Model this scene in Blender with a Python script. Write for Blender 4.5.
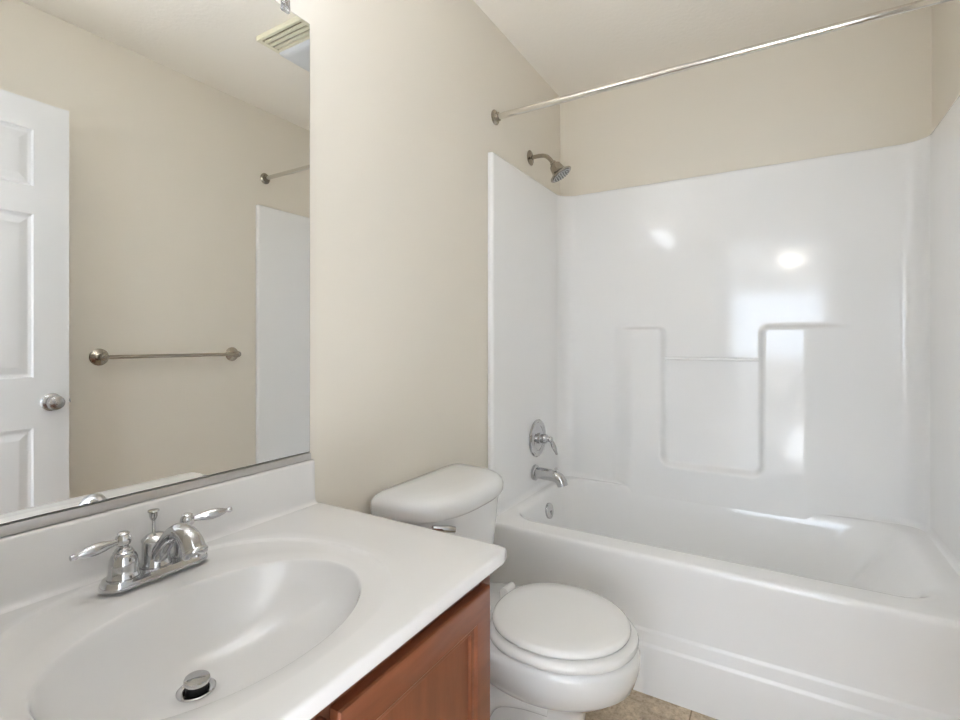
import bpy, bmesh, math, random
import numpy as np
from mathutils import Vector, Matrix

random.seed(7)
for o in list(bpy.data.objects):
    bpy.data.objects.remove(o)
SC = bpy.context.scene
COL = SC.collection
PI = math.pi

# ---------------------------------------------------------------- dimensions
W = 1.52           # room width (mirror wall x=0, right wall x=W)
YB = 2.535         # back wall
YF = 0.06          # inner face of the entrance wall
H = 2.485          # ceiling
YE = 1.747         # front edge of the surround panels
YT = 1.690         # apron foot
RIM = 0.453        # tub rim height
CT = 0.759         # counter top height
YC = 0.866         # counter right end
XC = 0.561         # counter front
HX0, HX1 = -1.0, 2.9   # the bright room outside the bathroom
HY0, HY1 = -4.9, -0.055
D0, D1, DH = 0.645, 1.375, 2.06   # doorway

# ---------------------------------------------------------------- camera
cd = bpy.data.cameras.new('camera')
cam = bpy.data.objects.new('camera', cd)
COL.objects.link(cam)
cam.location = (1.0143, 0.0, 1.1627)
cam.rotation_euler = (PI/2, 0, 0.5408)
cd.sensor_width = 36.0
cd.lens = 496.93/960*36.0
cd.shift_y = -(360-341.44)/960
cd.clip_start = 0.01
SC.camera = cam

# ---------------------------------------------------------------- world, lights, exposure
w = bpy.data.worlds.new('World')
SC.world = w
w.use_nodes = True
bg = w.node_tree.nodes['Background']
bg.inputs[0].default_value = (0.72, 0.87, 1.0, 1)
bg.inputs[1].default_value = 2.5

def area(name, loc, rot, sx, sy, power, color):
    l = bpy.data.lights.new(name, 'AREA')
    l.shape = 'RECTANGLE'
    l.size = sx
    l.size_y = sy
    l.energy = power
    l.color = color
    o = bpy.data.objects.new(name, l)
    COL.objects.link(o)
    o.location = loc
    o.rotation_euler = rot
    return o
# daylight through the outer room's far window, and fill by an added side window
area('daylight_far_window', (1.05, HY0-0.13, 1.45), (-PI/2, 0, PI), 1.65, 1.15, 62, (0.715, 0.83, 1.0))
area('added_side_fill', (HX0-0.13, -2.1, 1.58), (0, -PI/2, 0), 1.15, 2.1, 60, (0.715, 0.83, 1.0))

# added low sunlight, invented side window: bright floor patch bounces up through the doorway
sl = bpy.data.lights.new('added_sun', 'SUN')
sl.energy = 112.0
sl.angle = 0.009
sl.color = (0.81, 0.875, 1.0)
so = bpy.data.objects.new('added_sun', sl)
COL.objects.link(so)
so.location = (-4, -3, 4)
so.rotation_euler = Vector((0.90, 0.10, -0.42)).to_track_quat('-Z', 'Y').to_euler()

SC.cycles.max_bounces = 16
SC.cycles.diffuse_bounces = 12
SC.cycles.glossy_bounces = 6
SC.view_settings.view_transform = 'Standard'
SC.view_settings.look = 'None'
SC.view_settings.gamma = 1.0
SC.view_settings.use_curve_mapping = False
SC.view_settings.exposure = -0.28

# ---------------------------------------------------------------- materials
def mat(name, color, rough=0.5, metal=0.0, coat=0.0, spec=0.5):
    m = bpy.data.materials.new(name)
    m.use_nodes = True
    b = m.node_tree.nodes['Principled BSDF']
    b.inputs['Base Color'].default_value = (*color, 1)
    b.inputs['Roughness'].default_value = rough
    b.inputs['Metallic'].default_value = metal
    b.inputs['Coat Weight'].default_value = coat
    b.inputs['Coat Roughness'].default_value = 0.03
    b.inputs['Specular IOR Level'].default_value = spec
    return m

def nodes(m):
    return m.node_tree.nodes, m.node_tree.links, m.node_tree.nodes['Principled BSDF']

def bump(m, scale, strength, dist=0.002, detail=3.0, stretch=(1, 1, 1)):
    N, L, b = nodes(m)
    tc = N.new('ShaderNodeTexCoord')
    mp = N.new('ShaderNodeMapping')
    mp.inputs['Scale'].default_value = stretch
    nz = N.new('ShaderNodeTexNoise')
    nz.inputs['Scale'].default_value = scale
    nz.inputs['Detail'].default_value = detail
    bp = N.new('ShaderNodeBump')
    bp.inputs['Strength'].default_value = strength
    bp.inputs['Distance'].default_value = dist
    L.new(tc.outputs['Object'], mp.inputs['Vector'])
    L.new(mp.outputs['Vector'], nz.inputs['Vector'])
    L.new(nz.outputs['Fac'], bp.inputs['Height'])
    L.new(bp.outputs['Normal'], b.inputs['Normal'])
    return nz

def tint(m, c1, c2, scale, detail=4.0, stretch=(1, 1, 1), p1=0.35, p2=0.65):
    N, L, b = nodes(m)
    tc = N.new('ShaderNodeTexCoord')
    mp = N.new('ShaderNodeMapping')
    mp.inputs['Scale'].default_value = stretch
    nz = N.new('ShaderNodeTexNoise')
    nz.inputs['Scale'].default_value = scale
    nz.inputs['Detail'].default_value = detail
    nz.inputs['Roughness'].default_value = 0.6
    r = N.new('ShaderNodeValToRGB')
    r.color_ramp.elements[0].position = p1
    r.color_ramp.elements[0].color = (*c1, 1)
    r.color_ramp.elements[1].position = p2
    r.color_ramp.elements[1].color = (*c2, 1)
    L.new(tc.outputs['Object'], mp.inputs['Vector'])
    L.new(mp.outputs['Vector'], nz.inputs['Vector'])
    L.new(nz.outputs['Fac'], r.inputs['Fac'])
    L.new(r.outputs['Color'], b.inputs['Base Color'])
    return r

def emis(name, color, strength):
    m = mat(name, (0.9, 0.9, 0.9), 0.4)
    b = m.node_tree.nodes['Principled BSDF']
    b.inputs['Emission Color'].default_value = (*color, 1)
    b.inputs['Emission Strength'].default_value = strength
    return m

M = {}
M['paint'] = mat('beige_wall_paint', (0.77, 0.727, 0.645), 0.6, spec=0.3)
bump(M['paint'], 90, 0.10, 0.002)
M['ceiling'] = mat('ceiling_paint', (0.90, 0.86, 0.79), 0.8, spec=0.2)
bump(M['ceiling'], 60, 0.35, 0.004, 4)
M['outer_paint'] = mat('outer_room_paint', (0.82, 0.81, 0.79), 0.8)
M['carpet'] = mat('outer_room_carpet', (0.74, 0.72, 0.69), 0.95)
M['trim'] = mat('white_trim_paint', (0.80, 0.80, 0.80), 0.35)
M['door'] = mat('white_door_paint', (0.70, 0.70, 0.70), 0.38)
M['fibreglass'] = mat('white_fibreglass', (0.87, 0.875, 0.88), 0.085)
bump(M['fibreglass'], 7.0, 0.06, 0.01, 2.0, (1, 1, 0.5))
M['porcelain'] = mat('white_porcelain', (0.755, 0.76, 0.76), 0.10, coat=0.5)
M['seat'] = mat('white_seat_enamel', (0.80, 0.795, 0.78), 0.2, coat=0.3)
M['marble'] = mat('white_cultured_marble', (0.725, 0.715, 0.705), 0.12, coat=0.5)
M['chrome'] = mat('polished_chrome', (0.56, 0.56, 0.565), 0.06, 1.0)
M['nickel'] = mat('brushed_nickel', (0.40, 0.36, 0.30), 0.20, 1.0)
M['steel'] = mat('satin_steel', (0.45, 0.445, 0.44), 0.25, 1.0)
M['rod'] = mat('rod_metal', (0.78, 0.75, 0.70), 0.16, 1.0)
M['channel'] = mat('aluminium_channel', (0.60, 0.58, 0.56), 0.35, 1.0)
M['mirror'] = mat('mirror_silvering', (0.93, 0.935, 0.925), 0.0, 1.0)
M['mirror_edge'] = mat('mirror_edge', (0.05, 0.06, 0.055), 0.3)
M['clip'] = mat('clear_plastic', (0.9, 0.9, 0.9), 0.08)
M['clip'].node_tree.nodes['Principled BSDF'].inputs['Transmission Weight'].default_value = 0.9
M['rubber'] = mat('black_rubber', (0.012, 0.012, 0.012), 0.4)
M['white_plastic'] = mat('white_plastic', (0.80, 0.78, 0.70), 0.4)
M['grille'] = mat('cream_plastic', (0.80, 0.76, 0.60), 0.45)
M['grille_dark'] = mat('vent_cavity', (0.30, 0.25, 0.14), 0.8)
M['lens'] = mat('frosted_lens', (0.66, 0.685, 0.71), 0.3)
M['glassshade'] = emis('lit_frosted_shade', (0.82, 0.88, 1.0), 11.0)
M['bulb'] = emis('lit_bulb', (0.82, 0.88, 1.0), 230.0)
M['dome'] = emis('lit_dome', (1.0, 0.93, 0.84), 55.0)
M['wood'] = mat('reddish_maple', (0.30, 0.1, 0.045), 0.34, coat=0.25)
tint(M['wood'], (0.125, 0.035, 0.014), (0.22, 0.070, 0.029), 5.0, 6.0, (6, 6, 0.8), 0.25, 0.75)
M['wood_rail'] = mat('reddish_maple_rail', (0.30, 0.1, 0.045), 0.34, coat=0.25)
tint(M['wood_rail'], (0.125, 0.035, 0.014), (0.22, 0.070, 0.029), 5.0, 6.0, (6, 0.8, 6), 0.25, 0.75)
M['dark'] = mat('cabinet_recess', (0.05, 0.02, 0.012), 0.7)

def floor_mat():
    m = mat('mottled_vinyl_tile', (0.4, 0.3, 0.2), 0.35)
    N, L, b = nodes(m)
    tc = N.new('ShaderNodeTexCoord')
    n1 = N.new('ShaderNodeTexNoise'); n1.inputs['Scale'].default_value = 55; n1.inputs['Detail'].default_value = 6
    n1.inputs['Roughness'].default_value = 0.75
    r1 = N.new('ShaderNodeValToRGB')
    e = r1.color_ramp.elements
    e[0].position = 0.30; e[0].color = (0.30, 0.235, 0.165, 1)
    e[1].position = 0.72; e[1].color = (0.76, 0.67, 0.55, 1)
    x = e.new(0.5); x.color = (0.56, 0.465, 0.355, 1)
    n2 = N.new('ShaderNodeTexNoise'); n2.inputs['Scale'].default_value = 9; n2.inputs['Detail'].default_value = 3
    r2 = N.new('ShaderNodeValToRGB')
    r2.color_ramp.elements[0].position = 0.35; r2.color_ramp.elements[0].color = (0.75, 0.72, 0.68, 1)
    r2.color_ramp.elements[1].position = 0.65; r2.color_ramp.elements[1].color = (1.1, 1.08, 1.02, 1)
    mx = N.new('ShaderNodeMix'); mx.data_type = 'RGBA'; mx.blend_type = 'MULTIPLY'; mx.inputs[0].default_value = 1.0
    br = N.new('ShaderNodeTexBrick')
    br.offset = 0.0
    br.inputs['Scale'].default_value = 1.0
    br.inputs['Brick Width'].default_value = 0.305
    br.inputs['Row Height'].default_value = 0.305
    br.inputs['Mortar Size'].default_value = 0.0022
    br.inputs['Mortar Smooth'].default_value = 0.1
    br.inputs['Color1'].default_value = (1, 1, 1, 1)
    br.inputs['Color2'].default_value = (1, 1, 1, 1)
    br.inputs['Mortar'].default_value = (0.45, 0.40, 0.34, 1)
    mp = N.new('ShaderNodeMapping'); mp.inputs['Location'].default_value = (-0.78, -1.69+0.305, 0)
    mx2 = N.new('ShaderNodeMix'); mx2.data_type = 'RGBA'; mx2.blend_type = 'MULTIPLY'; mx2.inputs[0].default_value = 1.0
    L.new(tc.outputs['Object'], n1.inputs['Vector']); L.new(tc.outputs['Object'], n2.inputs['Vector'])
    L.new(tc.outputs['Object'], mp.inputs['Vector']); L.new(mp.outputs['Vector'], br.inputs['Vector'])
    L.new(n1.outputs['Fac'], r1.inputs['Fac']); L.new(n2.outputs['Fac'], r2.inputs['Fac'])
    L.new(r1.outputs['Color'], mx.inputs[6]); L.new(r2.outputs['Color'], mx.inputs[7])
    L.new(mx.outputs[2], mx2.inputs[6]); L.new(br.outputs['Color'], mx2.inputs[7])
    L.new(mx2.outputs[2], b.inputs['Base Color'])
    return m
M['floor'] = floor_mat()

# ---------------------------------------------------------------- mesh builder
class MB:
    """collects shapes in world coordinates, then links them as ONE mesh object"""
    def __init__(self):
        self.v = []; self.f = []; self.mi = []
    def add(self, verts, faces, mi=0):
        b = len(self.v)
        self.v += [tuple(p) for p in verts]
        for f in faces:
            self.f.append(tuple(i+b for i in f)); self.mi.append(mi)
        return self
    def box(self, x0, x1, y0, y1, z0, z1, bev=0.0, mi=0, seg=2):
        bm = bmesh.new()
        bmesh.ops.create_cube(bm, size=1.0)
        for v in bm.verts:
            v.co = Vector(((x0+x1)/2+v.co.x*(x1-x0), (y0+y1)/2+v.co.y*(y1-y0), (z0+z1)/2+v.co.z*(z1-z0)))
        if bev > 0:
            bmesh.ops.bevel(bm, geom=list(bm.edges), offset=bev, segments=seg, profile=0.6, affect='EDGES')
        bm.verts.index_update()
        self.add([v.co for v in bm.verts], [[v.index for v in f.verts] for f in bm.faces], mi)
        bm.free()
        return self
    def loft(self, loops, cap0=True, cap1=True, closed=True, mi=0):
        n = len(loops[0]); V = [p for l in loops for p in l]; F = []
        for i in range(len(loops)-1):
            for j in range(n if closed else n-1):
                a = i*n+j; b = i*n+(j+1) % n
                F.append((a, b, b+n, a+n))
        if cap0: F.append(tuple(reversed(range(n))))
        if cap1: F.append(tuple((len(loops)-1)*n+j for j in range(n)))
        return self.add(V, F, mi)
    def lathe(self, prof, origin, axis, n=32, cap=True, mi=0):
        ax = Vector(axis).normalized(); o = Vector(origin)
        t = Vector((0, 0, 1)) if abs(ax.z) < 0.9 else Vector((1, 0, 0))
        u = ax.cross(t).normalized(); v = ax.cross(u)
        loops = [[o+ax*h+(u*math.cos(2*PI*k/n)+v*math.sin(2*PI*k/n))*max(r, 1e-5) for k in range(n)] for r, h in prof]
        return self.loft(loops, cap, cap, mi=mi)
    def tube(self, pts, rad, n=16, cap=True, smooth=0, mi=0):
        P = [Vector(p) for p in pts]
        R = list(rad) if hasattr(rad, '__len__') else [rad]*len(P)
        for _ in range(smooth):           # corner cutting
            Q = [P[0]]; S = [R[0]]
            for i in range(len(P)-1):
                Q += [P[i]*0.75+P[i+1]*0.25, P[i]*0.25+P[i+1]*0.75]
                S += [R[i]*0.75+R[i+1]*0.25, R[i]*0.25+R[i+1]*0.75]
            Q.append(P[-1]); S.append(R[-1]); P, R = Q, S
        up = None; loops = []
        for i, p in enumerate(P):
            t = (P[min(i+1, len(P)-1)]-P[max(i-1, 0)]).normalized()
            if up is None:
                up = Vector((0, 0, 1)) if abs(t.z) < 0.9 else Vector((1, 0, 0))
            u = (up-t*up.dot(t)).normalized(); up = u; v = t.cross(u)
            loops.append([p+(u*math.cos(2*PI*k/n)+v*math.sin(2*PI*k/n))*R[i] for k in range(n)])
        return self.loft(loops, cap, cap, mi=mi)
    def build(self, name, m, parent=None, smooth=True, angle=38, sub=0):
        off = Vector((0, 0, 0)); q = parent
        while q is not None:
            off += q.location; q = q.parent
        me = bpy.data.meshes.new(name)
        me.from_pydata([tuple(Vector(p)-off) for p in self.v], [], self.f)
        for x in (m if isinstance(m, (list, tuple)) else [m]):
            me.materials.append(x)
        me.polygons.foreach_set('material_index', self.mi)
        bm = bmesh.new(); bm.from_mesh(me)
        bmesh.ops.recalc_face_normals(bm, faces=list(bm.faces))
        bm.to_mesh(me); bm.free()
        if smooth:
            me.polygons.foreach_set('use_smooth', [True]*len(me.polygons))
            me.set_sharp_from_angle(angle=math.radians(angle))
        me.update()
        o = bpy.data.objects.new(name, me)
        COL.objects.link(o)
        if parent is not None:
            o.parent = parent
        if sub:
            s = o.modifiers.new('smooth', 'SUBSURF'); s.levels = sub; s.render_levels = sub
        return o

def tag(o, label=None, cat=None, group=None, kind=None):
    if label: o['label'] = label
    if cat: o['category'] = cat
    if group: o['group'] = group
    if kind: o['kind'] = kind
    return o

def thing(name, label, cat, loc, group=None, kind=None):
    o = bpy.data.objects.new(name, None)
    o.empty_display_size = 0.05
    COL.objects.link(o)
    o.location = loc
    return tag(o, label, cat, group, kind)

def struct(name, mb, m, label, cat, parent=None, smooth=False):
    o = mb.build(name, m, parent, smooth=smooth)
    if parent is None:
        tag(o, label, cat, kind='structure')
    return o

def rrect(x0, x1, y0, y1, r, z, n=12, ex=2.0):
    """closed loop, rounded rectangle, 4*(n+1) points"""
    out = []
    for cx, cy, a0 in ((x1-r, y1-r, 0), (x0+r, y1-r, PI/2), (x0+r, y0+r, PI), (x1-r, y0+r, 1.5*PI)):
        for k in range(n+1):
            a = a0+PI/2*k/n
            out.append(Vector((cx+r*math.cos(a), cy+r*math.sin(a), z)))
    return out

def sstep(a, b, x):
    t = np.clip((x-a)/(b-a), 0, 1)
    return t*t*(3-2*t)

# ---------------------------------------------------------------- the setting
T = 0.1
struct('floor', MB().box(-T, W+T, HY1, YB+T, -0.08, 0.0), M['floor'], 'mottled beige tile-pattern vinyl bathroom floor', 'floor')
struct('ceiling', MB().box(-T, W+T, HY1, YB+T, H, H+0.08), M['ceiling'], 'lightly textured off-white bathroom ceiling', 'ceiling')
struct('wall_left', MB().box(-T, 0, HY1, YB+T, 0, H), M['paint'], 'beige wall carrying the mirror, toilet and shower fittings', 'wall')
struct('wall_right', MB().box(W, W+T, HY1, YB+T, 0, H), M['paint'], 'beige wall with the towel bar, seen in the mirror', 'wall')
struct('wall_back', MB().box(0, W, YB, YB+T, 0, H), M['paint'], 'beige wall above the back of the tub surround', 'wall')
wf = MB().box(0, D0, HY1, YF, 0, H).box(D1, W, HY1, YF, 0, H).box(D0, D1, HY1, YF, DH, H)
struct('wall_front', wf, M['paint'], 'entrance wall with the open doorway the view comes from', 'wall')
# doorway lining and casing
dl = MB().box(D0, D0+0.012, HY1, YF, 0, DH-0.012).box(D1-0.012, D1, HY1, YF, 0, DH-0.012).box(D0, D1, HY1, YF, DH-0.012, DH)
struct('trim_1', dl, M['trim'], 'white lining of the doorway', 'trim')
dc = MB().box(D0-0.055, D0+0.004, YF, YF+0.012, 0, DH+0.055, 0.003).box(D1-0.004, D1+0.055, YF, YF+0.012, 0, DH+0.055, 0.003).box(D0+0.004, D1-0.004, YF, YF+0.012, DH-0.004, DH+0.055, 0.003)
struct('trim_2', dc, M['trim'], 'white casing around the doorway', 'trim')
struct('baseboard_left', MB().box(0, 0.012, 0.870, YE-0.06, 0, 0.085, 0.003), M['trim'], 'white baseboard behind the toilet', 'baseboard')
struct('baseboard_right', MB().box(W-0.012, W, 0.075, YE-0.06, 0, 0.085, 0.003), M['trim'], 'white baseboard along the towel bar wall', 'baseboard')

# the bright room beyond the doorway (seen as reflections in the glossy surround)
struct('floor_outer', MB().box(HX0-T, HX1+T, HY0-T, HY1, -0.08, 0.0), M['carpet'], 'light carpet of the room outside the doorway', 'floor')
struct('ceiling_outer', MB().box(HX0-T, HX1+T, HY0-T, HY1, H, H+0.08), M['outer_paint'], 'ceiling of the room outside the doorway', 'ceiling')
struct('wall_outer_right', MB().box(HX1, HX1+T, HY0, HY1, 0, H), M['outer_paint'], 'right wall of the room outside the doorway', 'wall')
wx0, wx1, wz0, wz1 = 0.20, 1.90, 0.85, 2.05
struct('wall_outer_far', MB().box(HX0-T, wx0, HY0-T, HY0, 0, H).box(wx1, HX1+T, HY0-T, HY0, 0, H).box(wx0, wx1, HY0-T, HY0, 0, wz0).box(wx0, wx1, HY0-T, HY0, wz1, H),
       M['outer_paint'], 'far wall of the outer room with a window', 'wall')
sy0, sy1, sz0, sz1 = -3.2, -1.0, 0.95, 2.2  # opening for the added side window, placed to steer light through the doorway
struct('wall_outer_left', MB().box(HX0-T, HX0, HY0, sy0, 0, H).box(HX0-T, HX0, sy1, HY1, 0, H).box(HX0-T, HX0, sy0, sy1, 0, sz0).box(HX0-T, HX0, sy0, sy1, sz1, H),
       M['outer_paint'], 'left wall of the outer room with an added wide window', 'wall')
struct('wall_outer_near', MB().box(HX0, -T, HY1, HY1+T, 0, H).box(W+T, HX1+T, HY1, HY1+T, 0, H), M['outer_paint'], 'outer room wall either side of the bathroom', 'wall')
def window(name, horizontal, a0, a1, z0, z1, pos, label):
    mb = MB(); t = 0.04
    def bar(p0, p1, q0, q1):
        if horizontal: mb.box(p0, p1, pos-0.03, pos+0.03, q0, q1, 0.003)
        else: mb.box(pos-0.03, pos+0.03, p0, p1, q0, q1, 0.003)
    bar(a0, a0+t, z0, z1); bar(a1-t, a1, z0, z1); bar(a0+t, a1-t, z0, z0+t); bar(a0+t, a1-t, z1-t, z1)
    bar(a0+t, a1-t, (z0+z1)/2-0.02, (z0+z1)/2+0.02)
    struct(name, mb, M['trim'], label, 'window')
window('window_1', True, wx0, wx1, wz0, wz1, HY0-0.05, 'sash window in the far wall of the outer room')
window('added_side_window', False, sy0, sy1, sz0, sz1, HX0-0.05, 'added wide window in the left wall of the outer room')  # unseen window, added to bring more light into the bathroom

# dome light on the outer room's ceiling
t = thing('ceiling_light', 'round frosted dome light on the ceiling of the outer room', 'ceiling light', (1.19, -4.1, H))
MB().lathe([(0.02, 0), (0.16, 0), (0.165, 0.015), (0.15, 0.03), (0.02, 0.03)], (1.19, -4.1, H), (0, 0, -1)).build('base', M['steel'], t)
MB().lathe([(0.15, 0.03), (0.145, 0.06), (0.12, 0.085), (0.07, 0.105), (0.0, 0.112)], (1.19, -4.1, H), (0, 0, -1)).build('shade', M['dome'], t)

# ---------------------------------------------------------------- door (seen in the mirror), open along the right wall
dy0, dy1, dx0, dx1 = 0.082, 0.822, 1.327, 1.362
dr = thing('door_1', 'white six-panel door standing open before the right wall', 'door', (dx1, dy0, 0), kind='structure')
def door_leaf():
    mb = MB()
    z0, z1 = 0.012, 2.045
    ys = [0.0, 0.106, 0.320, 0.420, 0.634, 0.74]
    zs = [0.0, 0.24, 0.834, 1.018, 1.615, 1.717, 1.923, 2.033]
    def cell(x, sgn, ya, yb, za, zb, panel):
        if not panel:
            mb.add([(x, ya, za), (x, yb, za), (x, yb, zb), (x, ya, zb)], [(0, 1, 2, 3)]); return
        ins = [(0, 0), (0.005, 0.007), (0.012, 0.010), (0.016, 0.010), (0.038, 0.003), (0.041, 0.0022)]
        loops = []
        for i, d in ins:
            xx = x+sgn*d
            loops.append([Vector((xx, ya+i, za+i)), Vector((xx, yb-i, za+i)), Vector((xx, yb-i, zb-i)), Vector((xx, ya+i, zb-i))])
        mb.loft(loops, False, True)
    for x, sgn in ((dx0, 1), (dx1, -1)):
        for i in range(5):
            for j in range(7):
                cell(x, sgn, dy0+ys[i], dy0+ys[i+1], z0+zs[j], z0+zs[j+1], i in (1, 3) and j in (1, 3, 5))
    for (ya, yb, za, zb) in ((dy0, dy0, z0, z1), (dy1, dy1, z0, z1), (dy0, dy1, z0, z0), (dy0, dy1, z1, z1)):
        if ya == yb: q = [(dx0, ya, za), (dx1, ya, za), (dx1, ya, zb), (dx0, ya, zb)]
        else: q = [(dx0, ya, za), (dx1, ya, za), (dx1, yb, za), (dx0, yb, za)]
        mb.add(q, [(0, 1, 2, 3)])
    return mb
door_leaf().build('door_leaf', M['door'], dr, angle=15)
ky, kz = 0.766, 0.937
kn = MB().lathe([(0.0, 0), (0.032, 0), (0.033, 0.004), (0.028, 0.009), (0.014, 0.012), (0.011, 0.022), (0.013, 0.028), (0.024, 0.035), (0.0275, 0.045), (0.025, 0.057), (0.016, 0.063), (0.0, 0.064)], (dx0, ky, kz), (-1, 0, 0)).build('door_knob', M['steel'], dr)
MB().lathe([(0.009, 0.0605), (0.0095, 0.066), (0.004, 0.067), (0.0035, 0.069), (0, 0.069)], (dx0, ky, kz), (-1, 0, 0), 20).build('knob_button', M['steel'], kn)
MB().lathe([(0.0, 0), (0.032, 0), (0.033, 0.004), (0.028, 0.009), (0.014, 0.012), (0.011, 0.022), (0.013, 0.028), (0.024, 0.035), (0.0275, 0.045), (0.025, 0.057), (0.016, 0.063), (0.0, 0.064)], (dx1, ky, kz), (1, 0, 0)).build('door_knob', M['steel'], dr)
MB().box(dx0+0.006, dx1-0.006, dy1, dy1+0.0015, kz-0.028, kz+0.028).box(dx0+0.011, dx1-0.012, dy1, dy1+0.009, kz-0.008, kz+0.008, 0.002).build('latch_plate', M['steel'], dr)
for hz in (0.25, 1.03, 1.80):
    MB().lathe([(0.006, 0), (0.0065, 0.001), (0.0065, 0.088), (0.006, 0.089)], (dx1+0.004, dy0-0.005, hz), (0, 0, 1), 16).build('hinge', M['steel'], dr)

# ---------------------------------------------------------------- one-piece tub and surround
tub = thing('bathtub_surround', 'glossy white moulded bathtub with its tall one-piece wall surround', 'bathtub', (W/2, (YT+YB)/2, 0))

def surround():
    off = 0.024; yb = YB-0.03; rc = 0.075; ztop = 1.934
    xs = [0.024, W-0.024]
    path = []   # (x, y, nx, ny) with the normal pointing into the room
    def p(x, y, nx, ny): path.append((x, y, nx, ny))
    # left front edge with small round
    p(0.002, YE, 0, -1); p(0.010, YE, 0, -1)
    for k in range(6):
        a = PI/2*k/5
        p(xs[0]-0.012+0.012*math.sin(a), YE+0.012-0.012*math.cos(a), math.sin(a), -math.cos(a))
    for y in np.linspace(YE+0.02, yb-rc, 40): p(xs[0], y, 1, 0)
    for k in range(1, 14):
        a = PI/2*k/14
        p(xs[0]+rc-rc*math.cos(a), yb-rc+rc*math.sin(a), math.cos(a), -math.sin(a))
    for x in np.linspace(xs[0]+rc, xs[1]-rc, 262): p(x, yb, 0, -1)
    for k in range(1, 14):
        a = PI/2*k/14
        p(xs[1]-rc+rc*math.sin(a), yb-rc+rc*math.cos(a), -math.sin(a), -math.cos(a))
    for y in np.linspace(yb-rc, YE+0.02, 40): p(xs[1], y, -1, 0)
    for k in range(6):
        a = PI/2*k/5
        p(xs[1]+0.012-0.012*math.cos(a), YE+0.012-0.012*math.sin(a), -math.cos(a), -math.sin(a))
    p(W-0.010, YE, 0, -1); p(W-0.002, YE, 0, -1)
    P = np.array(path)
    # height rows: (z, inward offset)
    z0 = RIM-0.004
    rows = [(z0-0.055, 0.022), (z0-0.035, 0.022), (z0-0.018, 0.022), (z0-0.008, 0.022), (z0, 0.022), (z0+0.004, 0.013), (z0+0.010, 0.006), (z0+0.018, 0.0015), (z0+0.026, 0.0)]
    rows += [(z, 0.0) for z in np.linspace(z0+0.031, ztop-0.014, 285)]
    rows += [(ztop-0.006, -0.001), (ztop-0.002, -0.004), (ztop, -0.010), (ztop, -0.2)]
    n = len(P); V = np.zeros((len(rows), n, 3))
    # moulded relief of the back panel: two shelves with a recess between them
    def rbox(x, z, cx, cz, hx, hz, r):
        qx = np.abs(x-cx)-hx+r; qz = np.abs(z-cz)-hz+r
        return np.minimum(np.maximum(qx, qz), 0)+np.hypot(np.maximum(qx, 0), np.maximum(qz, 0))-r
    for i, (z, o) in enumerate(rows):
        oo = np.where((P[:, 1] < YE+0.02) & (o > 0), 0.0, o)
        X = P[:, 0]+P[:, 2]*oo; Y = P[:, 1]+P[:, 3]*oo
        top = 1.236
        # outer body of the raised shelves: corners rounded next to the recess
        rec = rbox(X, np.full_like(X, z), 0.7475, 1.10, 0.196, 0.51, 0.035)
        blk = z-top
        k = 0.035
        a = blk+k; b = -rec+k
        sd = np.minimum(np.maximum(a, b), 0)+np.hypot(np.maximum(a, 0), np.maximum(b, 0))-k
        ed = sstep(0.0, 1.0, (0.004-sd)/0.026)
        side = sstep(0.29, 0.41, X)*(1-sstep(1.10, 1.29, X))
        d = 0.042*ed*side
        on = (P[:, 3] < -0.999) & (P[:, 1] > yb-0.001)
        Y = np.where(on, Y-d, Y)
        X = np.clip(X, 0.002, W-0.002)
        # between the shelves' sides the panel runs straight down into the tub wall; elsewhere it ends in a cove on the deck
        foot = np.where(on, sstep(0.05, 0.9, side), 0.0)
        Yf = yb-d-0.38*max(0.0, 0.53-z)**2
        Y = np.where(z < 0.53, Y*(1-foot)+Yf*foot, Y)
        Z = np.where(z < z0, z0*(1-foot)+z*foot, z)
        Y = np.minimum(Y, YB-0.002)
        V[i] = np.stack([X, Y, Z+np.zeros_like(X)], 1)
    F = []
    for i in range(len(rows)-1):
        for j in range(n-1):
            a = i*n+j
            F.append((a, a+1, a+n+1, a+n))
    mb = MB(); mb.v = [tuple(q) for q in V.reshape(-1, 3)]; mb.f = F; mb.mi = [0]*len(F)
    return mb
surround().build('wall_surround', M['fibreglass'], tub, angle=60)

def tub_basin():
    X0, X1, Y1 = 0.002, W-0.002, YB-0.002
    L = []
    for y, z in ((1.6865, 0.0), (1.6865, 0.155), (1.6875, 0.160), (1.6925, 0.1635), (1.6932, 0.168), (1.6935, 0.200), (1.6945, 0.205), (1.6992, 0.2085), (1.7000, 0.213),
                 (1.6990, 0.30), (1.6955, 0.38), (1.6930, 0.420), (1.6925, 0.435), (1.6935, 0.4430), (1.6965, 0.4490), (1.7020, 0.4522), (1.7100, RIM)):
        L.append(rrect(X0, X1, y, Y1, 0.004, z))
    for x0, x1, y0, y1, r, z in ((0.040, 1.462, 1.782, 2.474, 0.13, RIM), (0.054, 1.440, 1.7915, 2.470, 0.14, RIM-0.0012), (0.062, 1.424, 1.797, 2.467, 0.14, RIM-0.004),
                                 (0.070, 1.404, 1.802, 2.463, 0.14, RIM-0.012), (0.077, 1.380, 1.807, 2.4585, 0.14, RIM-0.03), (0.086, 1.325, 1.818, 2.452, 0.14, 0.36), (0.102, 1.260, 1.836, 2.443, 0.14, 0.26),
                                 (0.125, 1.215, 1.855, 2.432, 0.14, 0.18), (0.150, 1.185, 1.875, 2.418, 0.13, 0.145), (0.185, 1.150, 1.905, 2.392, 0.12, 0.122), (0.25, 1.10, 1.95, 2.35, 0.12, 0.112), (0.4, 1.0, 2.05, 2.25, 0.09, 0.108)):
        L.append(rrect(x0, x1, y0, y1, r, z))
    return MB().loft(L, False, True)
tub_basin().build('tub_basin', M['fibreglass'], tub, angle=50)
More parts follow.
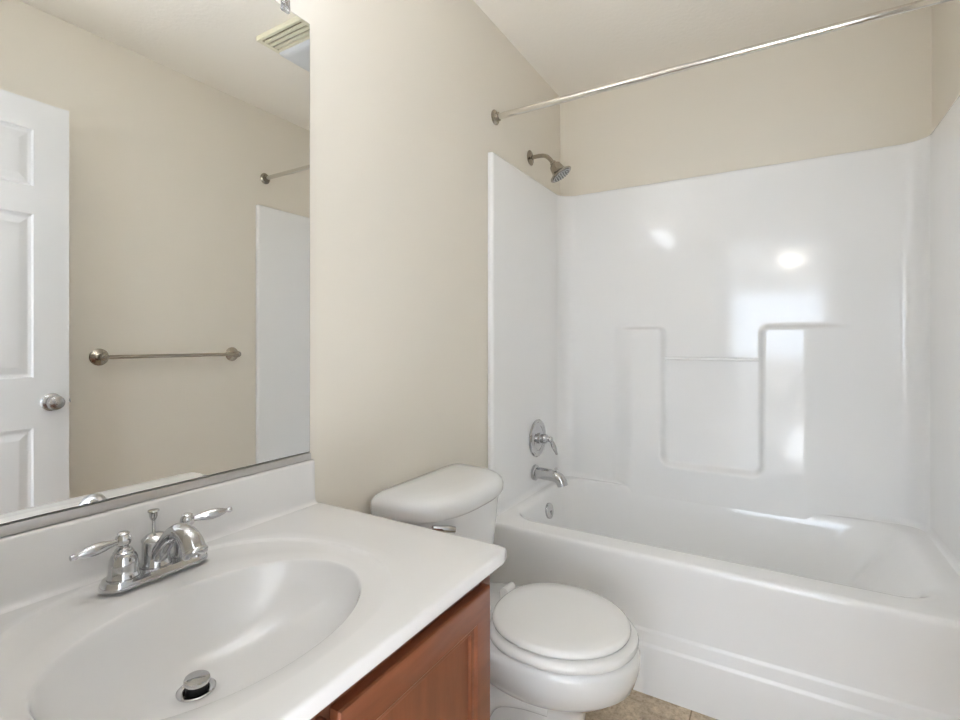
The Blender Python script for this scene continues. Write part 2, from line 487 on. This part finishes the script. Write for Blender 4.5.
# towel rail moulded across the recess
MB().tube([(0.553, 2.475, 1.083), (0.942, 2.475, 1.083)], 0.0075, 16).build('recess_rail', M['fibreglass'], tub)
ov = MB().lathe([(0, -0.006), (0.036, -0.006), (0.036, 0.003), (0.034, 0.006), (0.026, 0.008), (0.010, 0.0085), (0, 0.0085)], (0.0905, 2.173, 0.366), (1, 0, 0.14)).build('overflow_plate', M['chrome'], tub)
MB().tube([(0.0995, 2.173, 0.368), (0.1005, 2.171, 0.350)], [0.006, 0.004], 12).build('trip_lever', M['chrome'], ov)

# ---------------------------------------------------------------- tub and shower fittings
PX = 0.0245
t = thing('tub_spout', 'chrome tub spout with diverter pin, below the shower valve', 'tub spout', (PX, 2.143, 0.545))
MB().tube([(PX, 2.143, 0.545), (PX+0.012, 2.143, 0.545), (PX+0.014, 2.143, 0.545), (PX+0.05, 2.143, 0.545), (PX+0.095, 2.143, 0.543), (PX+0.122, 2.143, 0.537), (PX+0.138, 2.143, 0.522), (PX+0.144, 2.143, 0.502)],
          [0.031, 0.031, 0.0265, 0.0265, 0.0265, 0.0265, 0.0255, 0.0245], 24, smooth=1).build('spout_body', M['chrome'], t)
MB().lathe([(0.035, 0), (0.037, 0.004), (0.036, 0.013), (0.029, 0.018)], (PX, 2.143, 0.545), (1, 0, 0)).build('flange', M['chrome'], t)
MB().lathe([(0.003, -0.006), (0.003, 0.010), (0.007, 0.012), (0.008, 0.016), (0.005, 0.020), (0, 0.021)], (PX+0.112, 2.143, 0.560), (0, 0, 1), 16).build('diverter_pin', M['chrome'], t)

t = thing('shower_valve', 'round chrome shower valve plate with a single lever handle', 'shower valve', (PX, 2.172, 0.702))
MB().lathe([(0, 0), (0.086, 0), (0.089, 0.003), (0.089, 0.007), (0.085, 0.012), (0.079, 0.0125), (0.074, 0.009), (0.070, 0.0065), (0.062, 0.007), (0.058, 0.010), (0.050, 0.0125), (0.034, 0.014), (0, 0.014)], (PX, 2.172, 0.702), (1, 0, 0), 48).build('escutcheon', M['chrome'], t)
MB().lathe([(0.026, 0.013), (0.026, 0.022), (0.021, 0.026), (0.021, 0.040), (0.024, 0.044), (0.022, 0.052), (0.014, 0.058), (0.012, 0.066), (0.015, 0.072), (0.011, 0.080), (0, 0.083)], (PX, 2.172, 0.702), (1, 0, 0), 32).build('valve_hub', M['chrome'], t)
MB().tube([(PX+0.070, 2.172, 0.702), (PX+0.078, 2.174, 0.692), (PX+0.084, 2.177, 0.676), (PX+0.090, 2.180, 0.658), (PX+0.096, 2.183, 0.640), (PX+0.099, 2.184, 0.632)],
          [0.009, 0.008, 0.0115, 0.0115, 0.006, 0.007], 16, smooth=1).build('lever', M['chrome'], t)

sy, sz = 2.151, 2.036
t = thing('wall_shower', 'brushed nickel shower head on a bent arm above the surround', 'shower head', (0.0, sy, sz))
MB().lathe([(0, 0.0005), (0.034, 0.0005), (0.036, 0.003), (0.031, 0.006), (0.022, 0.007), (0.014, 0.011), (0.011, 0.013)], (0, sy, sz), (1, 0, 0)).build('flange', M['nickel'], t)
MB().tube([(0.004, sy, sz), (0.05, sy, sz+0.001), (0.082, sy, sz-0.004), (0.106, sy, sz-0.028), (0.117, sy, sz-0.046)], 0.0095, 18, smooth=2).build('shower_arm', M['nickel'], t)
hd = Vector((0.52, 0.16, -0.84)).normalized(); hp = Vector((0.114, sy, sz-0.040))
hb = MB().lathe([(0.010, 0), (0.0145, 0.003), (0.0145, 0.010), (0.019, 0.014), (0.026, 0.022), (0.029, 0.036), (0.031, 0.048), (0.034, 0.056), (0.044, 0.064), (0.054, 0.070), (0.055, 0.074), (0.052, 0.077), (0.046, 0.0765)], hp, hd, 40).build('head_body', M['nickel'], t)
fm = MB().lathe([(0.0458, 0.074), (0.0458, 0.0795), (0.040, 0.081), (0, 0.081)], hp, hd, 40)
u = hd.orthogonal().normalized(); v = hd.cross(u)
for rr, nn in ((0.012, 6), (0.024, 12), (0.036, 18)):
    for k in range(nn):
        a = 2*PI*k/nn
        fm.lathe([(0.0019, 0), (0.0013, 0.003)], hp+hd*0.081+(u*math.cos(a)+v*math.sin(a))*rr, hd, 8, mi=1)
tag(fm.build('spray_face', [M['steel'], M['rubber']], hb), 'pale grey spray face')

# curtain rod
ry, rz = 1.807, 2.0955
t = thing('curtain_rod', 'straight shiny metal shower curtain rod spanning the tub', 'curtain rod', (W/2, ry, rz))
MB().tube([(0.006, ry, rz), (0.75, ry, rz)], 0.0127, 24).tube([(0.74, ry, rz), (W-0.006, ry, rz)], 0.0112, 24).build('rod', M['rod'], t)
for x, d in ((0.0, 1), (W, -1)):
    MB().lathe([(0.016, 0.0005), (0.030, 0.0005), (0.031, 0.004), (0.027, 0.009), (0.020, 0.012), (0.0175, 0.022), (0.0132, 0.023)], (x, ry, rz), (d, 0, 0)).build('flange', M['nickel'], t)

# towel bar (in the mirror)
t = thing('towel_bar', 'brushed nickel towel bar on the right wall, seen in the mirror', 'towel bar', (W, 1.30, 1.095))
for y in (0.995, 1.605):
    pm = MB().lathe([(0, 0.0005), (0.036, 0.0005), (0.037, 0.004), (0.032, 0.009), (0.026, 0.010), (0.022, 0.014), (0.012, 0.018), (0.010, 0.030), (0.012, 0.040), (0.0165, 0.047), (0.0175, 0.055), (0.0145, 0.064), (0.006, 0.068), (0, 0.0685)], (W, y, 1.095), (-1, 0, 0))
    pb = pm.build('post', M['nickel'], t)
    MB().lathe([(0.0085, 0.0), (0.009, 0.004), (0.006, 0.008), (0, 0.009)], (W-0.068, y, 1.095), (-1, 0, 0), 20).build('post_cap', M['nickel'], pb)
MB().tube([(W-0.055, 1.005, 1.095), (W-0.055, 1.595, 1.095)], 0.0085, 20).build('bar', M['nickel'], t)

# ceiling fan/light unit (in the mirror)
vx0, vx1, vy0, vy1 = 0.64, 0.935, 1.345, 1.715
t = thing('exhaust_fan', 'cream ceiling fan grille with a frosted light lens, seen in the mirror', 'exhaust fan', ((vx0+vx1)/2, (vy0+vy1)/2, H))
zg = H-0.022
fr = MB().box(vx0, vx0+0.022, vy0, vy1, zg, H-0.0005, 0.003).box(vx1-0.022, vx1, vy0, vy1, zg, H-0.0005, 0.003)
fr.box(vx0+0.022, vx1-0.022, vy0, vy0+0.014, zg, H-0.0005, 0.002).box(vx0+0.022, vx1-0.022, vy1-0.014, vy1, zg, H-0.0005, 0.002).box(vx0+0.022, vx1-0.022, vy0+0.098, vy0+0.112, zg, H-0.0005, 0.002)
fr.build('frame', M['grille'], t)
MB().box(vx0+0.02, vx1-0.02, vy0+0.012, vy0+0.10, H-0.006, H-0.001).build('duct_cover', M['grille_dark'], t)
for k in range(3):
    y = vy0+0.027+k*0.0245
    MB().box(vx0+0.02, vx1-0.02, y, y+0.015, zg+0.002, zg+0.010, 0.002).build('slat', M['grille'], t)
ln = []
for i, dz in ((0.0, 0.0), (0.004, 0.006), (0.016, 0.012), (0.04, 0.015)):
    ln.append(rrect(vx0+0.003+i, vx1-0.003-i, vy0+0.108+i, vy1-0.003-i, 0.012+i*0.5, zg-0.0005-dz))
tag(MB().loft(ln, True, True).build('light_lens', M['lens'], t), 'pale blue-grey frosted lens')

# ---------------------------------------------------------------- mirror
my0, my1, mz0, mz1 = 0.09, 0.8506, 0.8850, 1.9606
t = thing('wall_mirror', 'large frameless wall mirror above the vanity backsplash', 'mirror', (0, (my0+my1)/2, mz0))
mb = MB().box(0.0005, 0.0045, my0, my1, mz0, mz1, mi=1)
e = 0.0012
mb.add([(0.0052, my0+e, mz0+e), (0.0052, my1-e, mz0+e), (0.0052, my1-e, mz1-e), (0.0052, my0+e, mz1-e)], [(0, 1, 2, 3)], 0)
mb.add([(0.0045, my0, mz0), (0.0045, my1, mz0), (0.0045, my1, mz1), (0.0045, my0, mz1), (0.0052, my0+e, mz0+e), (0.0052, my1-e, mz0+e), (0.0052, my1-e, mz1-e), (0.0052, my0+e, mz1-e)],
       [(0, 1, 5, 4), (1, 2, 6, 5), (2, 3, 7, 6), (3, 0, 4, 7)], 1)
mb.build('mirror_glass', [M['mirror'], M['mirror_edge']], t, smooth=False)
MB().box(0.0005, 0.0100, my0, my1, 0.8672, 0.8838, 0.0015).build('bottom_channel', M['channel'], t)
for y in (0.778, 0.25):
    MB().box(0.0005, 0.0095, y-0.011, y+0.011, mz1+0.0005, mz1+0.022, 0.003).box(0.0056, 0.0095, y-0.011, y+0.011, mz1-0.010, mz1+0.006, 0.0015).lathe([(0.0045, 0), (0.004, 0.003), (0, 0.0035)], (0.0095, y, mz1+0.011), (1, 0, 0), 14).build('top_clip', M['clip'], t)

# ---------------------------------------------------------------- vanity light above the mirror (above the frame, seen as highlights)
vly = 0.46
t = thing('vanity_light', 'bar wall light with three lit frosted glass shades above the mirror', 'wall light', (0, vly, 2.04))
MB().box(0.0005, 0.030, vly-0.30, vly+0.30, 2.000, 2.080, 0.008).build('backplate', M['nickel'], t)
for dy in (-0.2, 0.0, 0.2):
    y = vly+dy; X = 0.155
    ar = MB().tube([(0.0285, y, 2.03), (0.07, y, 2.025), (0.13, y, 1.995), (X, y, 1.990)], 0.007, 14, smooth=2).build('arm', M['nickel'], t)
    MB().lathe([(0.006, -0.012), (0.012, -0.008), (0.024, 0.0), (0.026, 0.006), (0.022, 0.010)], (X, y, 1.990), (0, 0, 1), 28).build('shade_holder', M['nickel'], ar)
    MB().lathe([(0.021, 0.006), (0.032, 0.010), (0.041, 0.024), (0.046, 0.045), (0.050, 0.070), (0.060, 0.092), (0.066, 0.100), (0.064, 0.101), (0.057, 0.092), (0.047, 0.070), (0.043, 0.045), (0.038, 0.026), (0.030, 0.014), (0.0, 0.012)], (X, y, 1.990), (0, 0, 1), 36, cap=False).build('lamp_shade', M['glassshade'], t)
    MB().lathe([(0.012, 0.013), (0.014, 0.026), (0.024, 0.045), (0.028, 0.060), (0.024, 0.075), (0.012, 0.084), (0, 0.086)], (X, y, 1.990), (0, 0, 1), 24).build('bulb', M['bulb'], t)

# ---------------------------------------------------------------- vanity cabinet
yA, yB2, xF = 0.066, 0.848, 0.528
t = thing('vanity_cabinet', 'reddish-brown wooden vanity cabinet under the white sink top', 'cabinet', (xF/2, (yA+yB2)/2, 0))
MB().box(0.001, xF-0.019, yA, yA+0.016, 0.10, CT-0.0265).box(0.001, xF-0.019, yB2-0.016, yB2, 0.10, CT-0.0265).box(0.001, xF-0.019, yA+0.016, yB2-0.016, 0.10, 0.116).box(0.001, 0.009, yA+0.016, yB2-0.016, 0.116, CT-0.0265).build('carcass', M['wood'], t, smooth=False)
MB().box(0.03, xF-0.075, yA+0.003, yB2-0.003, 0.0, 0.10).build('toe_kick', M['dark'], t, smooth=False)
ff = MB()
for a, b in ((yA, yA+0.04), (0.418, 0.442), (yB2-0.04, yB2)):
    ff.box(xF-0.019, xF, a, b, 0.10, CT-0.0265, 0.001)
for a, b in ((yA+0.04, 0.418), (0.442, yB2-0.04)):
    ff.box(xF-0.019, xF, a, b, CT-0.071, CT-0.0265, 0.001).box(xF-0.019, xF, a, b, 0.10, 0.14, 0.001)
ff.build('face_frame', M['wood_rail'], t)
def cab_door(y0, y1):
    z0, z1, x1, x0 = 0.115, 0.701, xF+0.020, xF+0.001
    s = 0.060
    d = None
    def ring(i, x): return [Vector((x, y0+i, z0+i)), Vector((x, y1-i, z0+i)), Vector((x, y1-i, z1-i)), Vector((x, y0+i, z1-i))]
    # stiles and rails as mitred butt pieces around a recessed panel
    root = MB()
    prof = [(0.0, x0), (0.0, x1-0.005), (0.002, x1-0.0015), (0.006, x1)]
    inner = [(s-0.010, x1), (s-0.007, x1-0.002), (s-0.004, x1-0.0045), (s, x1-0.005), (s+0.003, x1-0.006), (s+0.004, x1-0.011)]
    root.loft([ring(i, x) for i, x in prof+inner], True, False)
    door = root.build('door', M['wood_rail'], t, angle=25)
    MB().loft([ring(s+0.004, x1-0.016), ring(s+0.004, x1-0.011)], True, True).build('door_panel', M['wood'], door, smooth=False)
    return door
cab_door(0.440, 0.818)
cab_door(0.072, 0.424)

# ---------------------------------------------------------------- sink top with integral bowl
t = thing('washbasin', 'white cultured marble vanity top with an oval integral sink', 'sink', (XC/2, (YF+YC)/2, CT))
def sink_top():
    cx, cy = 0.318, 0.434; N = 200
    X0, X1, Y0, Y1 = 0.002, XC, YF+0.002, YC
    def sdf(x, y, ins=0.0):
        r = 0.014
        x0 = X0+ins*0.01; hx = (X1-ins-x0)/2; hy = (Y1-Y0)/2-ins
        qx = abs(x-(x0+hx))-hx+r; qy = abs(y-(Y0+Y1)/2)-hy+r
        return min(max(qx, qy), 0)+math.hypot(max(qx, 0), max(qy, 0))-r
    ang = sorted([2*PI*k/N for k in range(N)]+[math.atan2(y-cy, x-cx) % (2*PI) for x in (X0+0.002, X1-0.004) for y in (Y0+0.002, Y1-0.004)])
    def rect(z, ins=0.0):
        out = []
        for a in ang:
            lo, hi = 0.0, 1.2; c, s = math.cos(a), math.sin(a)
            for _ in range(40):
                m = (lo+hi)/2
                if sdf(cx+c*m, cy+s*m, ins) < 0: lo = m
                else: hi = m
            out.append(Vector((cx+c*lo, cy+s*lo, z)))
        return out
    def ell(ox, oy, ar, af, b, z, n=2.0):
        out = []
        for a in ang:
            c, s = math.cos(a), math.sin(a)
            A = af if c > 0 else ar
            r = (abs(c/A)**n+abs(s/b)**n)**(-1/n)
            out.append(Vector((ox+c*r, oy+s*r, z)))
        return out
    L = []
    # underside, front edge, top
    L.append(rect(CT-0.026, 0.004)); L.append(rect(CT-0.0245, 0.001)); L.append(rect(CT-0.022, 0.0)); L.append(rect(CT-0.006, 0.0)); L.append(rect(CT-0.0025, 0.0008)); L.append(rect(CT-0.0006, 0.0026)); L.append(rect(CT, 0.006))
    ro = rect(CT, 0.006)
    outer = ell(cx-0.02, cy+0.005, 0.262, 0.215, 0.268, CT, 2.3)
    for k in (0.3, 0.6, 0.85):
        L.append([a.lerp(b, k) for a, b in zip(ro, outer)])
    lip = [1.0-0.85*float(sstep(0.0, 0.75, math.cos(a))) for a in ang]     # the dished ring fades out towards the front
    def dish(f, dz): return [Vector((cx+(p.x-cx)*f, cy+(p.y-cy)*f, CT+dz*l)) for p, l in zip(outer, lip)]
    L.append(dish(1.010, 0.0)); L.append(dish(1.0, -0.0008)); L.append(dish(0.988, -0.0034)); L.append(dish(0.975, -0.0046))
    e0 = ell(cx, cy, 0.160, 0.163, 0.222, CT-0.0070, 2.05)
    L.append([a.lerp(b, 0.5)+Vector((0, 0, -0.0005)) for a, b in zip(dish(0.975, -0.0046), e0)])
    L.append(e0)
    L.append(ell(cx, cy, 0.1585, 0.1615, 0.2205, CT-0.0077, 2.05)); L.append(ell(cx, cy, 0.1568, 0.1595, 0.2185, CT-0.0105, 2.05)); L.append(ell(cx, cy, 0.1555, 0.158, 0.2170, CT-0.016, 2.05))
    dx, dy, dep = 0.262, 0.422, 0.121
    for sca in (0.975, 0.94, 0.90, 0.85, 0.79, 0.71, 0.61, 0.51, 0.41, 0.31, 0.22):
        z = CT-0.016-(dep-0.016)*(1-sca**2.7)**0.66
        k = ((1-sca)/0.78)**1.1
        ox = cx+(dx-cx)*k; oy = cy+(dy-cy)*k
        L.append(ell(ox, oy, 0.1555*sca, 0.158*sca, 0.2170*sca, z, 2.05))
    L.append(ell(dx, dy, 0.0262, 0.0262, 0.0262, CT-dep-0.0005, 2))
    L.append(ell(dx, dy, 0.0200, 0.0200, 0.0200, CT-dep-0.004, 2))
    L.append(ell(dx, dy, 0.0190, 0.0190, 0.0190, CT-dep-0.030, 2))
    return MB().loft(L, False, True), (dx, dy, CT-dep)
mb, DR = sink_top()
mb.build('basin_slab', M['marble'], t, angle=42)
# backsplash with a coved foot
def backsplash():
    prof = [(0.002, CT+0.0002), (0.030, CT+0.0002), (0.0245, CT+0.0015), (0.0205, CT+0.005), (0.0185, CT+0.010), (0.0175, CT+0.018), (0.0160, 0.8595), (0.0148, 0.8635), (0.0125, 0.8655), (0.002, 0.8655)]
    loops = []
    for y, sx in ((YF+0.002, 0), (YC-0.020, 0), (YC-0.012, 0), (YC-0.0098, 0.0006), (YC-0.009, 0.0025)):
        loops.append([Vector((max(x-sx*(1 if x > 0.01 else 0), 0.002), y, z)) for x, z in prof])
    return MB().loft(loops, True, True)
backsplash().build('backsplash', M['marble'], t, angle=50)
dx, dy, dz = DR
dfl = MB().lathe([(0.0185, -0.012), (0.0185, 0.0005), (0.0205, 0.0016), (0.0250, 0.0024), (0.0268, 0.0012), (0.0266, -0.0006)], (dx, dy, dz), (0, 0, 1), 40, cap=False).build('drain_flange', M['chrome'], t)
MB().lathe([(0.0178, -0.025), (0.0178, -0.012), (0.0, -0.012)], (dx, dy, dz), (0, 0, 1), 28).build('drain_seal', M['rubber'], dfl)
st = MB().lathe([(0.006, -0.012), (0.006, 0.010), (0.0155, 0.0115), (0.0178, 0.013), (0.0182, 0.016), (0.0172, 0.0182), (0.010, 0.0190), (0, 0.0192)], (dx, dy, dz), (0.10, 0.02, 1), 36).build('drain_stopper', M['chrome'], t)
MB().lathe([(0.0150, -0.010), (0.0150, 0.0112), (0.0, 0.0112)], (dx, dy, dz), (0.10, 0.02, 1), 28).build('stopper_gasket', M['rubber'], st)

# ---------------------------------------------------------------- centerset faucet
fx, fy = 0.081, 0.455
t = thing('sink_faucet', 'chrome two-handle sink faucet standing behind the oval basin', 'faucet', (fx, fy, CT))
def stadium(hl, r, z, n=14):
    out = []
    for c, a0 in ((hl, 0), (-hl, PI)):
        for k in range(n+1):
            a = a0+PI*k/n
            out.append(Vector((fx+r*math.cos(a), fy+c+r*math.sin(a), z)))
    return out
hl = 0.0575
MB().loft([stadium(hl, 0.0285, CT+0.0002), stadium(hl, 0.0290, CT+0.003), stadium(hl, 0.0275, CT+0.008), stadium(hl, 0.0255, CT+0.012), stadium(hl, 0.0245, CT+0.0135), stadium(hl, 0.0215, CT+0.0142)], True, True).build('base_plate', M['chrome'], t)
zb = CT+0.014
bell = [(0.0235, 0), (0.0240, 0.002), (0.0225, 0.005), (0.0215, 0.008), (0.0212, 0.020), (0.0200, 0.030), (0.0175, 0.036), (0.0150, 0.0385), (0.0150, 0.041), (0.0130, 0.0425), (0.0125, 0.045), (0.0105, 0.047), (0.0075, 0.049), (0.0075, 0.051)]
for s, dirv in ((-1, Vector((0.10, -1, -0.03))), (1, Vector((0.34, 1, 0.06)))):
    o = Vector((fx, fy+s*0.052, zb))
    hbm = MB().lathe(bell, o, (0, 0, 1), 36).build('handle', M['chrome'], t)
    c = o+Vector((0, 0, 0.0605)); d = dirv.normalized()
    MB().lathe([(0.0, -0.0125), (0.006, -0.0112), (0.0105, -0.007), (0.0122, 0), (0.0112, 0.005), (0.0085, 0.0085), (0.0092, 0.0105), (0.0062, 0.0130), (0, 0.0138)], c, (0, 0, 1), 28).build('handle_ball', M['chrome'], hbm)
    MB().lathe([(0.0050, 0.006), (0.0052, 0.014), (0.0066, 0.022), (0.0088, 0.032), (0.0096, 0.042), (0.0082, 0.053), (0.0054, 0.062), (0.0034, 0.066), (0.0046, 0.069), (0.0050, 0.072), (0.0040, 0.0755), (0.0, 0.0765)], c, d, 24).build('lever', M['chrome'], hbm)
MB().lathe([(0.0245, 0), (0.0250, 0.002), (0.0228, 0.005), (0.0212, 0.008), (0.0208, 0.040), (0.0220, 0.042), (0.0220, 0.0445), (0.0195, 0.0475), (0.0140, 0.052), (0.0070, 0.0545), (0.004, 0.055)], (fx-0.004, fy, zb), (0, 0, 1), 40).build('spout_base', M['chrome'], t)
sp = MB().tube([(fx+0.006, fy, zb+0.018), (fx+0.024, fy, zb+0.039), (fx+0.046, fy, zb+0.060), (fx+0.068, fy, zb+0.0715), (fx+0.088, fy, zb+0.0710), (fx+0.107, fy, zb+0.062), (fx+0.117, fy, zb+0.047)],
               [0.0150, 0.0130, 0.0128, 0.0138, 0.0158, 0.0176, 0.0184], 28, smooth=2).build('spout', M['chrome'], t)
sd = Vector((0.50, 0, -0.866)).normalized(); so_ = Vector((fx+0.117, fy, zb+0.048))
MB().lathe([(0.0150, -0.002), (0.0182, -0.002), (0.0198, 0.0005), (0.0200, 0.003), (0.0188, 0.005), (0.0180, 0.0075), (0.0165, 0.009), (0.0130, 0.009), (0.0120, 0.004), (0, 0.004)], so_, sd, 36).build('spout_ring', M['chrome'], sp)
MB().lathe([(0.0026, 0.03), (0.0026, 0.074), (0.0045, 0.076), (0.0066, 0.082), (0.0072, 0.088), (0.0095, 0.0905), (0.0088, 0.0925), (0.0, 0.0935)], (fx-0.012, fy, zb), (0, 0, 1), 20).build('lift_rod', M['chrome'], t)

# ---------------------------------------------------------------- toilet
TY = 1.285
t = thing('toilet', 'white two-piece toilet with closed lid between vanity and tub', 'toilet', (0.40, TY, 0))
NL = 56
def egg(cx, ab, af, b, z, nb=2.0, nf=2.0, sh=0.0):
    out = []
    for k in range(NL):
        a = 2*PI*k/NL; c, s = math.cos(a), math.sin(a)
        A, n = (af, nf) if c > 0 else (ab, nb)
        r = (abs(c/A)**n+abs(s/b)**n)**(-1/n)
        out.append(Vector((cx+c*r, TY+s*r, z)))
    return out
# bowl and pedestal
B = [egg(0.40, 0.20, 0.185, 0.105, 0.0, 3, 2.4), egg(0.40, 0.20, 0.188, 0.108, 0.008, 3, 2.4), egg(0.40, 0.20, 0.186, 0.106, 0.03, 3, 2.4), egg(0.405, 0.20, 0.165, 0.093, 0.06, 2.6, 2.3),
     egg(0.41, 0.21, 0.156, 0.088, 0.12, 2.4, 2.3), egg(0.415, 0.22, 0.158, 0.089, 0.175, 2.3, 2.2), egg(0.43, 0.215, 0.170, 0.100, 0.208, 2.2, 2), egg(0.455, 0.212, 0.204, 0.138, 0.242, 2.1, 2),
     egg(0.472, 0.232, 0.225, 0.169, 0.277, 2.1, 2), egg(0.478, 0.285, 0.232, 0.183, 0.315, 2.2, 2), egg(0.48, 0.38, 0.232, 0.187, 0.348, 2.6, 2), egg(0.48, 0.385, 0.226, 0.184, 0.362, 2.6, 2), egg(0.48, 0.38, 0.218, 0.178, 0.367, 2.6, 2)]
MB().loft(B, True, True).build('bowl', M['porcelain'], t, angle=50)
# trapway bulge on each side of the pedestal
tr = MB()
for s in (-1, 1):
    tr.tube([(0.50, TY+s*0.070, 0.21), (0.42, TY+s*0.082, 0.225), (0.33, TY+s*0.085, 0.20), (0.28, TY+s*0.085, 0.12), (0.26, TY+s*0.080, 0.03)], [0.030, 0.040, 0.042, 0.040, 0.035], 18, smooth=2)
tr.build('trapway', M['porcelain'], t)
for s in (-1, 1):
    MB().lathe([(0.017, 0.0), (0.018, 0.010), (0.015, 0.020), (0.008, 0.026), (0, 0.027)], (0.33, TY+s*0.122, 0.0), (0, 0, 1), 20).build('bolt_cap', M['porcelain'], t)
# tank
def dee(x0, x1, xc, hw, z, nb=9.0, nf=2.7):
    """plan of tank and lid: flat back, rounded ends, bowed front"""
    out = []
    for k in range(NL*2):
        a = PI*k/NL; c, s = math.cos(a), math.sin(a)
        A, n = (xc-x0, nb) if c < 0 else (x1-xc, nf)
        r = (abs(c/A)**n+abs(s/hw)**n)**(-1/n)
        out.append(Vector((xc+c*r, TY-0.008+s*r, z)))
    return out
MB().loft([dee(0.035, 0.185, 0.09, 0.180, 0.372, 8, 3), dee(0.028, 0.205, 0.09, 0.195, 0.386, 8, 3.2), dee(0.026, 0.220, 0.09, 0.204, 0.46, 8, 3.4), dee(0.024, 0.236, 0.09, 0.215, 0.60, 8, 3.4), dee(0.022, 0.242, 0.09, 0.219, 0.670, 8, 3.4)], True, True).build('tank', M['porcelain'], t, angle=50)
MB().loft([dee(0.016, 0.250, 0.09, 0.225, 0.671), dee(0.011, 0.262, 0.09, 0.234, 0.674), dee(0.009, 0.268, 0.09, 0.235, 0.684), dee(0.009, 0.268, 0.09, 0.235, 0.699), dee(0.010, 0.262, 0.09, 0.233, 0.712), dee(0.014, 0.247, 0.09, 0.221, 0.7225), dee(0.022, 0.222, 0.09, 0.201, 0.7290), dee(0.045, 0.175, 0.09, 0.16, 0.7325), dee(0.07, 0.12, 0.09, 0.08, 0.7335)], True, True).build('tank_lid', M['porcelain'], t, angle=50)
lv = MB().lathe([(0.0, 0), (0.016, 0), (0.017, 0.004), (0.012, 0.010), (0.008, 0.012), (0.008, 0.020), (0, 0.021)], (0.1985, TY-0.178, 0.655), (0.75, -0.66, 0), 24).build('flush_lever', M['chrome'], t)
MB().tube([(0.211, TY-0.190, 0.655), (0.222, TY-0.184, 0.654), (0.240, TY-0.165, 0.650), (0.252, TY-0.150, 0.645)], [0.0085, 0.0085, 0.0105, 0.009], 16, smooth=1).build('lever_arm', M['chrome'], lv)
# seat and lid
MB().loft([egg(0.50, 0.175, 0.192, 0.172, 0.3685, 2.6), egg(0.50, 0.182, 0.205, 0.184, 0.3720, 2.6), egg(0.50, 0.184, 0.208, 0.187, 0.3800, 2.6), egg(0.50, 0.182, 0.205, 0.184, 0.3880, 2.6), egg(0.50, 0.176, 0.192, 0.172, 0.3925, 2.6)], True, True).build('seat', M['seat'], t, angle=50)
LD = [egg(0.50, 0.165, 0.175, 0.155, 0.3930, 2.3), egg(0.50, 0.180, 0.190, 0.171, 0.3955, 2.3), egg(0.50, 0.184, 0.194, 0.175, 0.3970, 2.3), egg(0.50, 0.186, 0.197, 0.178, 0.4040, 2.3), egg(0.50, 0.184, 0.194, 0.175, 0.4110, 2.3), egg(0.50, 0.176, 0.186, 0.167, 0.4155, 2.3), egg(0.50, 0.14, 0.15, 0.13, 0.4175, 2.2), egg(0.50, 0.07, 0.07, 0.06, 0.4180, 2)]
MB().loft([[Vector((0.497+(p.x-0.5)*0.97, TY+(p.y-TY)*0.97, p.z)) for p in l] for l in LD], True, True).build('seat_lid', M['seat'], t, angle=50)
for s in (-1, 1):
    MB().lathe([(0.013, 0), (0.0135, 0.002), (0.0135, 0.048), (0.013, 0.050)], (0.298, TY+s*0.075-0.025, 0.398), (0, 1, 0), 20).box(0.280, 0.316, TY+s*0.075-0.018, TY+s*0.075+0.018, 0.368, 0.396, 0.004).build('seat_hinge', M['seat'], t)
